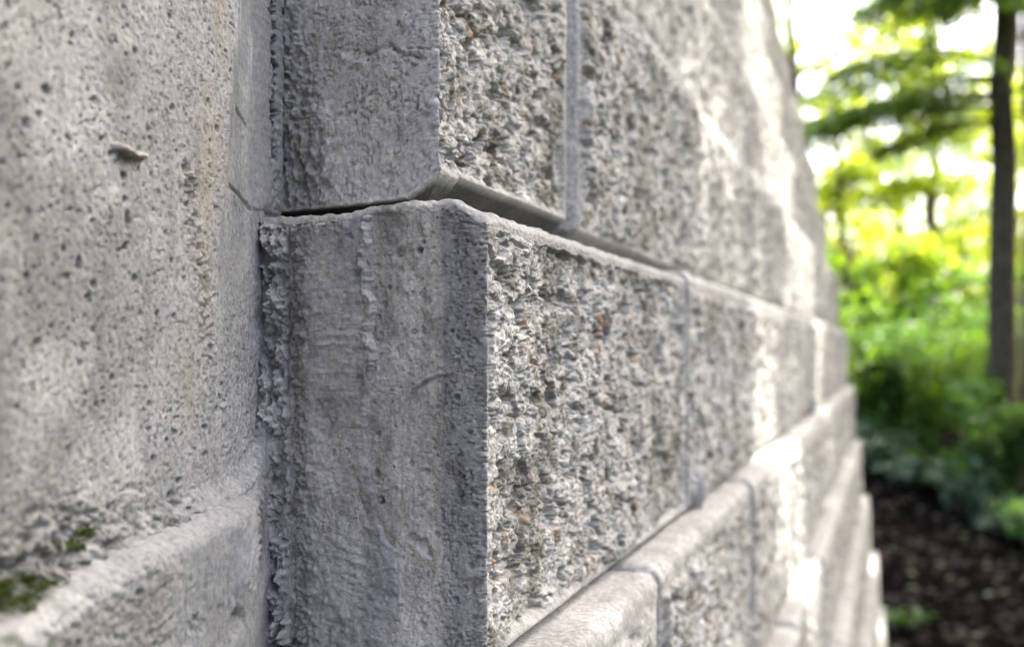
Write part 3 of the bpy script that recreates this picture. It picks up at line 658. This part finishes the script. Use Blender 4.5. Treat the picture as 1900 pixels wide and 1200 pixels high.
# ------------------------------------------------------------------ ground and earth behind the wall
def ground_z(x, y):
    x = np.asarray(x, float); y = np.asarray(y, float)
    s = np.clip(y-4.2-.2*x, 0, None)
    return .13*np.clip(s, 0, 3)+.20*np.clip(s-3, 0, 4)+.06*np.clip(s-7, 0, 60)+.05*fbm(x/1.3, y/1.3, 601, 3)*sst(2, 5, y)
xs = np.concatenate([np.linspace(-120, -8, 15), np.linspace(-6, -1.6, 12), np.arange(-1.4, 4, .06), np.linspace(4.3, 10, 15), np.linspace(14, 120, 14)])
ys = np.concatenate([np.linspace(-100, -4, 12), np.linspace(-3, 3.4, 14), np.arange(3.6, 11, .06), np.linspace(11.5, 24, 24), np.linspace(28, 160, 16)])
X, Y = np.meshgrid(xs, ys); Zg = ground_z(X, Y)+.012*fbm(X/.16, Y/.16, 602, 3)*sst(3, 4.2, Y)
tag(link('ground', grid_mesh('ground', np.stack([X, Y, Zg], -1), np.ones(X.shape+(3,)), M_SOIL)), 'dark bare soil rising towards the wood', kind='structure')
rows = [( -DK[k]-.105, EYE+BOT0+k*H) for k in range(-7, 8)]+[(-DK[7]-.105, EYE+BOT0+8*H-.03), (-9, EYE+BOT0+8*H+.2)]
P = np.array([[(x, y, z) for y in (.46, YEND-.02)] for x, z in rows])
tag(link('earth_bank', grid_mesh('earth_bank', P, np.ones(P.shape), M_SOIL)), 'dark earth retained behind the block wall', kind='structure')

# ------------------------------------------------------------------ vegetation
def leaf_cloud(name, centres, radii, n, L, mat, seed, flat=.45, wr=.55, hang=.25):
    """n folded diamond leaves spread through ellipsoid clumps"""
    rg = np.random.default_rng(seed); centres = np.array(centres); radii = np.array(radii)
    wt = radii.prod(1)**(1/1.5); idx = rg.choice(len(centres), n, p=wt/wt.sum())
    d = rg.normal(0, 1, (n, 3)); d /= np.linalg.norm(d, axis=1)[:, None]; rad = rg.uniform(.15, 1, n)**.45
    p = centres[idx]+d*radii[idx]*rad[:, None]
    ax = rg.normal(0, 1, (n, 3)); ax[:, 2] = ax[:, 2]*flat-hang; ax /= np.linalg.norm(ax, axis=1)[:, None]
    up = rg.normal(0, .45, (n, 3)); up[:, 2] += 1; sd_ = np.cross(ax, up); sd_ /= np.linalg.norm(sd_, axis=1)[:, None]; nn = np.cross(sd_, ax)
    l = (L*rg.uniform(.6, 1.25, n))[:, None]; w2 = l*wr*.5
    V = np.stack([p, p+ax*l*.45+sd_*w2+nn*l*.08, p+ax*l-nn*l*.1, p+ax*l*.45-sd_*w2+nn*l*.08], 1).reshape(-1, 3)
    b = np.arange(n)*4; F = np.concatenate([np.stack([b, b+1, b+2], 1), np.stack([b, b+2, b+3], 1)])
    return raw_mesh(name, V, F, mat, None, False)
def join_tubes(name, tubes, mat):
    V = []; F = []
    for v, f in tubes: b = len(V); V += list(v); F += [tuple(q+b for q in t) for t in f]
    return raw_mesh(name, V, F, mat)
def wobble(a, b, n, amp, rg):
    a = np.array(a, float); b = np.array(b, float); P = [a+(b-a)*t for t in np.linspace(0, 1, n)]
    for i in range(1, n): P[i] = P[i]+rg.normal(0, amp, 3)*(i/n)
    return P
def broadleaf(name, base, hgt, r0, clumps, n, L, mat, label, cat='tree', group=None, bark=M_BARK, seed=1, lean=(0, 0), **kw):
    """clumps: [(dx, dy, z, rx, ry, rz)] relative to the base"""
    rg = np.random.default_rng(seed); bx, by = base; bz = float(ground_z(bx, by))-.05
    t = empty(name, (bx, by, bz)); tag(t, label, cat, group)
    top = np.array([lean[0], lean[1], hgt]); tr = [np.array([0, 0, 0.])]+[top*q+rg.normal(0, .03, 3)*(q*2) for q in np.linspace(.1, 1, 9)]
    tubes = [tube(tr, [r0*1.35]+list(np.linspace(r0, r0*.35, 9)), 10)]
    for c in clumps:
        q = np.clip((c[2]-.6)/hgt, .25, .95); st = top*q
        tubes.append(tube(wobble(st, (c[0], c[1], c[2]), 6, .05, rg), np.linspace(r0*.38, r0*.08, 6), 6))
        for _ in range(3):
            e = np.array(c[:3])+rg.normal(0, .5, 3)*np.array(c[3:]); tubes.append(tube(wobble(c[:3], e, 4, .03, rg), np.linspace(r0*.12, r0*.03, 4), 5))
    link('trunk', join_tubes('trunk', tubes, bark), t, (0, 0, 0))
    sub = []; rad = []
    for c in clumps:
        k = 9
        for _ in range(k):
            sub.append(np.array(c[:3])+rg.normal(0, .5, 3)*np.array(c[3:])); rad.append(np.array(c[3:])*rg.uniform(.25, .5))
    link('crown', leaf_cloud('crown', sub, rad, n, L, mat, seed+50, **kw), t, (0, 0, 0)); return t
def ring(rg, n, z0, z1, r, s):
    out = []
    for i in range(n):
        a = rg.uniform(0, 6.28); q = i/(n-1); rr = r*rg.uniform(.3, 1); out.append((rr*math.cos(a), rr*math.sin(a), z0+(z1-z0)*q, s*rg.uniform(.8, 1.2), s*rg.uniform(.8, 1.2), s*.6))
    return out
rg = np.random.default_rng(77)
# the dark conifer whose trunk and hanging boughs show at the right
def conifer(base, hgt, r0, boughs, label, seed):
    rg = np.random.default_rng(seed); bx, by = base; bz = float(ground_z(bx, by))-.05
    t = empty('conifer_tree', (bx, by, bz)); tag(t, label, 'tree')
    tubes = [tube([(rg.normal(0, .012), rg.normal(0, .012), z) for z in np.linspace(0, hgt, 16)], [r0*1.4]+list(np.linspace(r0, r0*.5, 15)), 14)]
    V = []; F = []
    for z, dx, dy, droop in boughs:
        z = z-bz; L = math.hypot(dx, dy); P = [np.array([dx*q, dy*q, z+.05*L*math.sin(q*2.6)-droop*q*q]) for q in np.linspace(0, 1, 10)]
        tubes.append(tube(P, np.linspace(.020, .003, 10), 6))
        for q in np.arange(.10, 1.0, .055):
            p = np.array([np.interp(q, np.linspace(0, 1, 10), [a[i] for a in P]) for i in range(3)])
            for sgn in (-1, 1):
                d = np.array([dx/L*.55-sgn*dy/L, dy/L*.55+sgn*dx/L, -.28]); d /= np.linalg.norm(d); l = (1-q*.7)*.62*rg.uniform(.6, 1.1)
                for u_ in np.arange(.05, 1, .075):
                    if rg.random() < .22: continue
                    c = p+d*l*u_+np.array([0, 0, -.30*l*u_*u_]); sd_ = np.cross(d, (0, 0, 1))
                    for s3 in (-1, 1):
                        e = c+(sd_*s3+d*.5)*.085*(1.1-u_*.6)+np.array([0, 0, rg.normal(-.03, .03)]); m_ = (c+e)/2+d*.018; b = len(V)
                        V += [c, m_+np.array([0, 0, .006]), e, m_-d*.036]; F += [(b, b+1, b+2), (b, b+2, b+3)]
    link('trunk', join_tubes('trunk', tubes, M_BARK), t, (0, 0, 0)); link('crown', raw_mesh('crown', V, F, M_CONIF, None, False), t, (0, 0, 0))
boughs = []
for z, az, L, dr in ((3.50, 176, 1.75, .22), (3.40, 196, 1.55, .28), (3.62, 186, 1.6, .12), (3.60, 160, 1.6, .2), (3.35, 20, 1.2, .3), (3.45, 208, 1.45, .25), (3.75, 222, 1.5, .25), (3.3, 182, .9, .2), (4.1, 250, 1.4, .1), (4.25, 196, 1.0, .1), (4.5, 150, 1.2, .1), (4.4, 300, 1.4, .2), (4.3, 225, 1.1, .2), (4.6, 180, 1.0, .2), (3.5, 330, 1.3, .3), (4.2, 340, 1.2, .2), (5.6, 80, 1.3, .2), (5.9, 320, 1.2, .2), (6.2, 200, 1.1, .2)):
    boughs.append((z, L*math.cos(R(az)), L*math.sin(R(az)), dr))
conifer((.78, 8.3), 7.5, .105, boughs, 'dark conifer with drooping flat boughs and a straight brown trunk', 21)
# pale bare-trunked tree just beyond it
broadleaf('woodland_tree', (1.06, 8.9), 7.0, .10, ring(np.random.default_rng(3), 6, 4.6, 7, 1.2, .8), 2500, .09, M_LEAF, 'slim pale brown trunk standing close behind the dark conifer', bark=M_BARKL, seed=31)
# sunlit maples behind
LBL = ['airy maple with thin pale leaves reaching over the wall top into the bright sky', 'yellow-green sunlit maple glowing behind the undergrowth, next to the wall end', 'broad sunlit maple glowing yellow between the wall and the conifer', 'tall pale green maple filling the gap left of the conifer trunk', 'sunlit maple standing behind the conifer trunk', 'thin high maple spreading against the bright sky above the wall', 'far yellow maple seen through the gap below the conifer boughs', 'leaning green maple at the back of the wood beside the conifer', 'low bright maple sapling rising out of the shrubs beside the wall end', 'wide maple sapling with bright leaves in front of the tall maples']
MP = [((-1.6, 13.5), 7.5, [(.7, 0, 3.6, .9, .8, .35), (1.3, 0, 4.3, .9, .8, .35), (.3, .2, 4.6, .8, .8, .3), (1.9, .3, 3.7, .8, .8, .3), (2.3, 0, 4.7, .7, .7, .3)], 2300, M_YLEAF), ((-.6, 12.0), 4.0, [(0, 0, .7, .8, .7, .4), (.2, -.3, 1.4, .9, .7, .45), (-.3, .2, 2.0, .9, .7, .4), (.3, .2, 2.4, .6, .7, .3)], 3000, M_YLEAF), ((.45, 13.0), 4.6, [(-.2, 0, .7, 1.0, .8, .5), (.3, .2, 1.5, 1.0, .8, .45), (-.3, .3, 2.2, 1.0, .8, .35), (0, 0, 2.8, .9, .8, .3)], 4600, M_YLEAF), ((.1, 17.5), 8.0, [(.2, 0, 1.8, 1.5, 1, .6), (.2, 0, 2.7, 1.4, 1, .5), (.9, .3, 4.2, 1.2, 1, .5), (-.3, 0, 3.5, .9, 1, .4)], 4600, M_YLEAF), ((1.5, 14.5), 6.5, [(0, 0, 1.2, 1, 1, .6), (.1, 0, 2.2, 1, 1, .6), (-.3, 0, 3.4, 1, 1, .5)], 4000, M_YLEAF), ((-.9, 10.2), 6.0, [(.35, .3, 3.6, .6, .5, .25), (.95, 0, 3.3, .55, .5, .22), (1.3, .2, 3.9, .6, .5, .2)], 900, M_YLEAF), ((-1.2, 20), 7.0, [(0, 0, 1.2, 1.8, 1.2, .7), (.9, 0, 2.3, 1.6, 1.2, .6), (-.3, 0, 3.0, 1.2, 1, .5)], 3600, M_YLEAF), ((2.2, 19), 8.0, [(-.5, 0, 2.0, 1.4, 1, .8), (-.2, 0, 3.6, 1.5, 1, .8), (-.8, 0, 5.0, 1.2, 1, .6)], 4200, M_LEAF), ((-.45, 10.6), 1.7, [(0, 0, .6, .6, .5, .35), (.1, 0, 1.1, .55, .5, .3)], 1200, M_LEAF), ((.35, 11.2), 2.0, [(0, 0, .6, .8, .6, .4), (.1, 0, 1.25, .75, .6, .35)], 1600, M_LEAF)]
for i, (b, hh_, cl, n, mt) in enumerate(MP): broadleaf('maple_tree', b, hh_, .05+.01*(i % 3), cl, n, .12, mt, LBL[i], 'tree', 'sunlit maples in the wood', seed=60+i)
# trees standing on the right of the path: they shade the near wall and dapple its far end
sv = np.array([math.sin(SUN_AZ)*math.cos(SUN_EL), math.cos(SUN_AZ)*math.cos(SUN_EL), math.sin(SUN_EL)])
def limbs(spots, base):
    """leafy limb ends standing between the sun and the wall, given by where their shade falls"""
    out = []
    for y0, z0, r, t in spots: c = np.array([-.2, y0, z0])+sv*t; out.append((c[0]-base[0], c[1]-base[1], c[2], r, r, r*.7))
    return out
SB = (3.3, 2.6)
near = [(y0, z0, .5 if y0 < .4 else .34, 6.2+.5*math.sin(y0*5+z0*3)) for y0 in (-1.2, -.6, 0, .45, .66) for z0 in (.3, .9, 1.5, 2.1, 2.8)]
broadleaf('shade_tree', SB, 7.4, .16, limbs(near, SB), 30000, .13, M_LEAF, 'dense leafy tree overhanging the path to the right of the wall', seed=90)
SB2 = (3.6, 6.4)
far = [(1.15, 2.15, .2, 6), (1.4, 2.3, .26, 6), (1.65, 2.2, .2, 6), (1.78, 2.45, .12, 6.2), (1.83, 2.0, .07, 6.2), (1.9, 1.7, .07, 6), (1.5, 1.62, .05, 6), (1.95, 1.3, .08, 6.4), (1.62, .72, .12, 6), (3.05, 1.95, .22, 6.2), (3.15, 2.5, .26, 6), (2.95, 1.4, .22, 6), (2.5, 1.0, .2, 6.3), (3.4, 1.6, .34, 6), (3.4, 2.3, .4, 6), (3.3, .8, .4, 6), (2.2, .4, .22, 6.2), (3.9, 1.5, .45, 6.4), (4.2, .5, .5, 6.2), (1.0, .3, .25, 6), (1.5, 2.8, .36, 6), (4.4, 2.6, .5, 6), (1.0, 2.9, .4, 6.1), (3.7, 1.1, .4, 6), (2.9, .5, .4, 6)]
broadleaf('shade_tree', SB2, 7.6, .15, limbs(far, SB2), 15000, .11, M_LEAF, 'tall leafy tree further along the path, opposite the far end of the wall', seed=91)
SB3 = (5.2, 8.6)
soil = [(x_, z_, .7, 7.5) for x_ in (5.2, 6.2, 7.2, 8.2) for z_ in (-.4, .5, 1.2)]
broadleaf('shade_tree', SB3, 8.0, .16, [(c[0]+.5, c[1], c[2], c[3], c[4], c[5]) for c in limbs(soil, SB3)], 9000, .13, M_LEAF, 'broad leafy tree that keeps the bare soil in shade', seed=92)
OB = (-2.7, 5.2)  # unseen tree above the wall, added to cut skylight on the far courses
over = [(x_-OB[0], y_-OB[1], 5.2+.35*math.sin(x_*3+y_*2), .75, .75, .35) for x_ in (-1.6, -.7, .2) for y_ in (2.6, 3.7, 4.8, 5.9, 7.0)]
broadleaf('added_canopy_tree', OB, 5.6, .17, over, 11000, .13, M_LEAF, 'spreading tree added out of view above the wall, holding skylight off the far courses', seed=97)
# the wood that closes in the right of the path and the way behind
proto = broadleaf('path_tree', (5.6, -.4), 5.2, .11, [(.2, .1, .9, 1.3, 1.2, .7), (-.2, .5, 1.9, 1.3, 1.3, .7), (.1, -.6, 2.8, 1.3, 1.2, .7), (0, .2, 3.7, 1.2, 1.2, .6), (.1, 0, 4.5, .9, .9, .5)], 5200, .15, M_LEAF, 'leafy tree in the wood that closes in the far side of the path', 'tree', 'trees along the far side of the path', seed=95)
for i, (x, y) in enumerate([(4.9, 1.6), (5.3, 3.8), (6.4, 6.2), (7.2, .9), (4.0, 5.6), (3.8, 8.2), (-3.5, 14.5), (-4.2, 19)]):
    c = proto.copy(); col.objects.link(c); c.location = (x, y, float(ground_z(x, y))-.05); c.rotation_euler = (0, 0, i*1.9); c.scale = (1, 1, .9+.05*(i % 5))
    for ch in proto.children:
        d = ch.copy(); col.objects.link(d); d.parent = c
# undergrowth on the bank
rg = np.random.default_rng(15)
def shrub(name, x, y, r, hgt, n, L, mat, label, group, seed):
    t_rg = np.random.default_rng(seed); bz = float(ground_z(x, y)); t = empty(name, (x, y, bz)); tag(t, label, 'shrub', group)
    st = []; cs = []; rs = []
    for i in range(7):
        a = t_rg.uniform(0, 6.28); q = t_rg.uniform(.3, 1); e = np.array([r*q*math.cos(a), r*q*math.sin(a), hgt*t_rg.uniform(.5, 1)]); st.append(tube(wobble((0, 0, -.05), e, 5, .03, t_rg), np.linspace(.012, .004, 5), 5)); cs.append(e); rs.append((r*.42, r*.42, hgt*.22)); cs.append(e*.6); rs.append((r*.4, r*.4, hgt*.25))
    link('stem', join_tubes('stem', st, M_BARK), t, (0, 0, 0)); link('foliage', leaf_cloud('foliage', cs, rs, n, L, mat, seed+5, flat=.4, wr=.62, hang=.15), t, (0, 0, 0))
sh = [(-.75, 9.7), (-.2, 9.7), (.3, 9.5), (-.45, 10.3), (.15, 10.4), (.6, 9.6), (1.3, 9.7), (.95, 10.3), (-.9, 10.6), (1.25, 11.3), (-.1, 11.4), (.6, 11.8), (.42, 8.9), (.74, 8.0), (1.1, 8.2), (-.35, 9.4), (.1, 9.3)]
for i, (x, y) in enumerate(sh): shrub('green_shrub', x, y, .5 if y > 8.7 else .36, rg.uniform(.8, 1.15) if y > 8.8 else rg.uniform(.55, .8), 1000, .085, M_DLEAF if i % 3 or y < 8.8 else M_LEAF, *(('low dark green shrub crowded round the foot of the conifer', 'low shrubs round the conifer') if y < 8.95 else ('darker green leafy shrub growing on the bank under the maples', 'darker shrubs on the bank') if i % 3 else ('brighter green leafy shrub growing on the bank under the maples', 'brighter shrubs on the bank')), 200+i)
low = [(.04, 5.45), (-.45, 9.0), (-.22, 8.75), (0, 8.4), (.2, 8.1), (.42, 7.75), (.62, 7.4), (.82, 7.05), (-.1, 9.1), (.1, 8.8), (.35, 8.4), (.95, 7.5), (-.6, 9.3), (.6, 7.95), (1.05, 7.1)]
for i, (x, y) in enumerate(low): shrub('ground_cover_plant', x, y, .24 if i else .11, rg.uniform(.16, .3) if i else .12, 150 if i else 45, .105 if i else .06, M_GLEAF if 0 < i < 7 else M_DLEAF, 'small lone weed growing out of the bare soil by the wall foot' if i == 0 else 'low grey-green trailing plant at the edge of the bare soil' if i < 7 else 'low dark green plant just behind the grey-green edging plants', None if i == 0 else 'grey-green plants along the soil edge' if i < 7 else 'dark green plants behind the soil edge', 300+i)
# fallen leaves and twigs on the soil
rg = np.random.default_rng(8)
def one_leaf(name, x, y, L, mat, label, group):
    z = float(ground_z(x, y))+.02; a = rg.uniform(0, 6.28); V = []; F = []
    ax = np.array([math.cos(a), math.sin(a), rg.uniform(-.1, .3)]); sd_ = np.array([-math.sin(a), math.cos(a), rg.uniform(-.2, .2)])
    prof = [0, .22, .34, .3, .18, 0]
    for i, wv in enumerate(prof):
        c = ax*L*i/5+np.array([0, 0, .012*math.sin(i/5*3.1)]); V += [c-sd_*wv*L, c-np.array([0, 0, .004]), c+sd_*wv*L]
    for i in range(5):
        for q in (0, 1): F.append((i*3+q, i*3+q+1, i*3+q+4, i*3+q+3))
    tag(link(name, raw_mesh(name, V, F, mat), None, (x, y, z)), label, 'leaf', group)
for i in range(34):
    y = rg.uniform(4.6, 7.6); x = rg.uniform(-.1, .13*y); green = i % 4 == 0
    one_leaf('fallen_leaf', x, y, rg.uniform(.05, .085), M_GLEAF if green else M_DEAD, 'pale green leaf lying on the dark soil' if green else 'dead brown leaf lying on the dark soil', 'green leaves on the soil' if green else 'dead leaves on the soil')
n = 2600; px_ = rg.uniform(-.8, 1.6, n); py_ = rg.uniform(4.2, 9.2, n); pz = ground_z(px_, py_)+.012
an = rg.uniform(0, 6.28, n); ll = rg.uniform(.012, .045, n); ax = np.stack([np.cos(an)*ll, np.sin(an)*ll, rg.uniform(-.3, .5, n)*ll], 1); bx = np.stack([-np.sin(an)*ll*.4, np.cos(an)*ll*.4, rg.uniform(-.2, .2, n)*ll], 1); p0 = np.stack([px_, py_, pz], 1)
V = np.stack([p0-ax, p0+bx, p0+ax, p0-bx], 1).reshape(-1, 3); b_ = np.arange(n)*4
tag(link('leaf_litter', raw_mesh('leaf_litter', V, np.concatenate([np.stack([b_, b_+1, b_+2], 1), np.stack([b_, b_+2, b_+3], 1)]), M_LITTER, None, False)), 'fine brown crumbled leaf litter scattered over the dark soil', 'litter', kind='stuff')
for i in range(14):
    x = rg.uniform(-.3, 1.0); y = rg.uniform(8.6, 9.4)-.9*max(0, x); a = rg.uniform(-.6, .6); L = rg.uniform(.3, .7); z = float(ground_z(x, y))
    V, F = tube([(0, 0, .02), (L*.5*math.cos(a), L*.5*math.sin(a), .07), (L*math.cos(a), L*math.sin(a), .05)], [.011, .009, .005], 6)
    tag(link('fallen_twig', raw_mesh('fallen_twig', V, F, M_BARK), None, (x, y, z+.04)), 'dry brown twig lying among the low plants on the bank', 'twig', 'twigs on the bank')
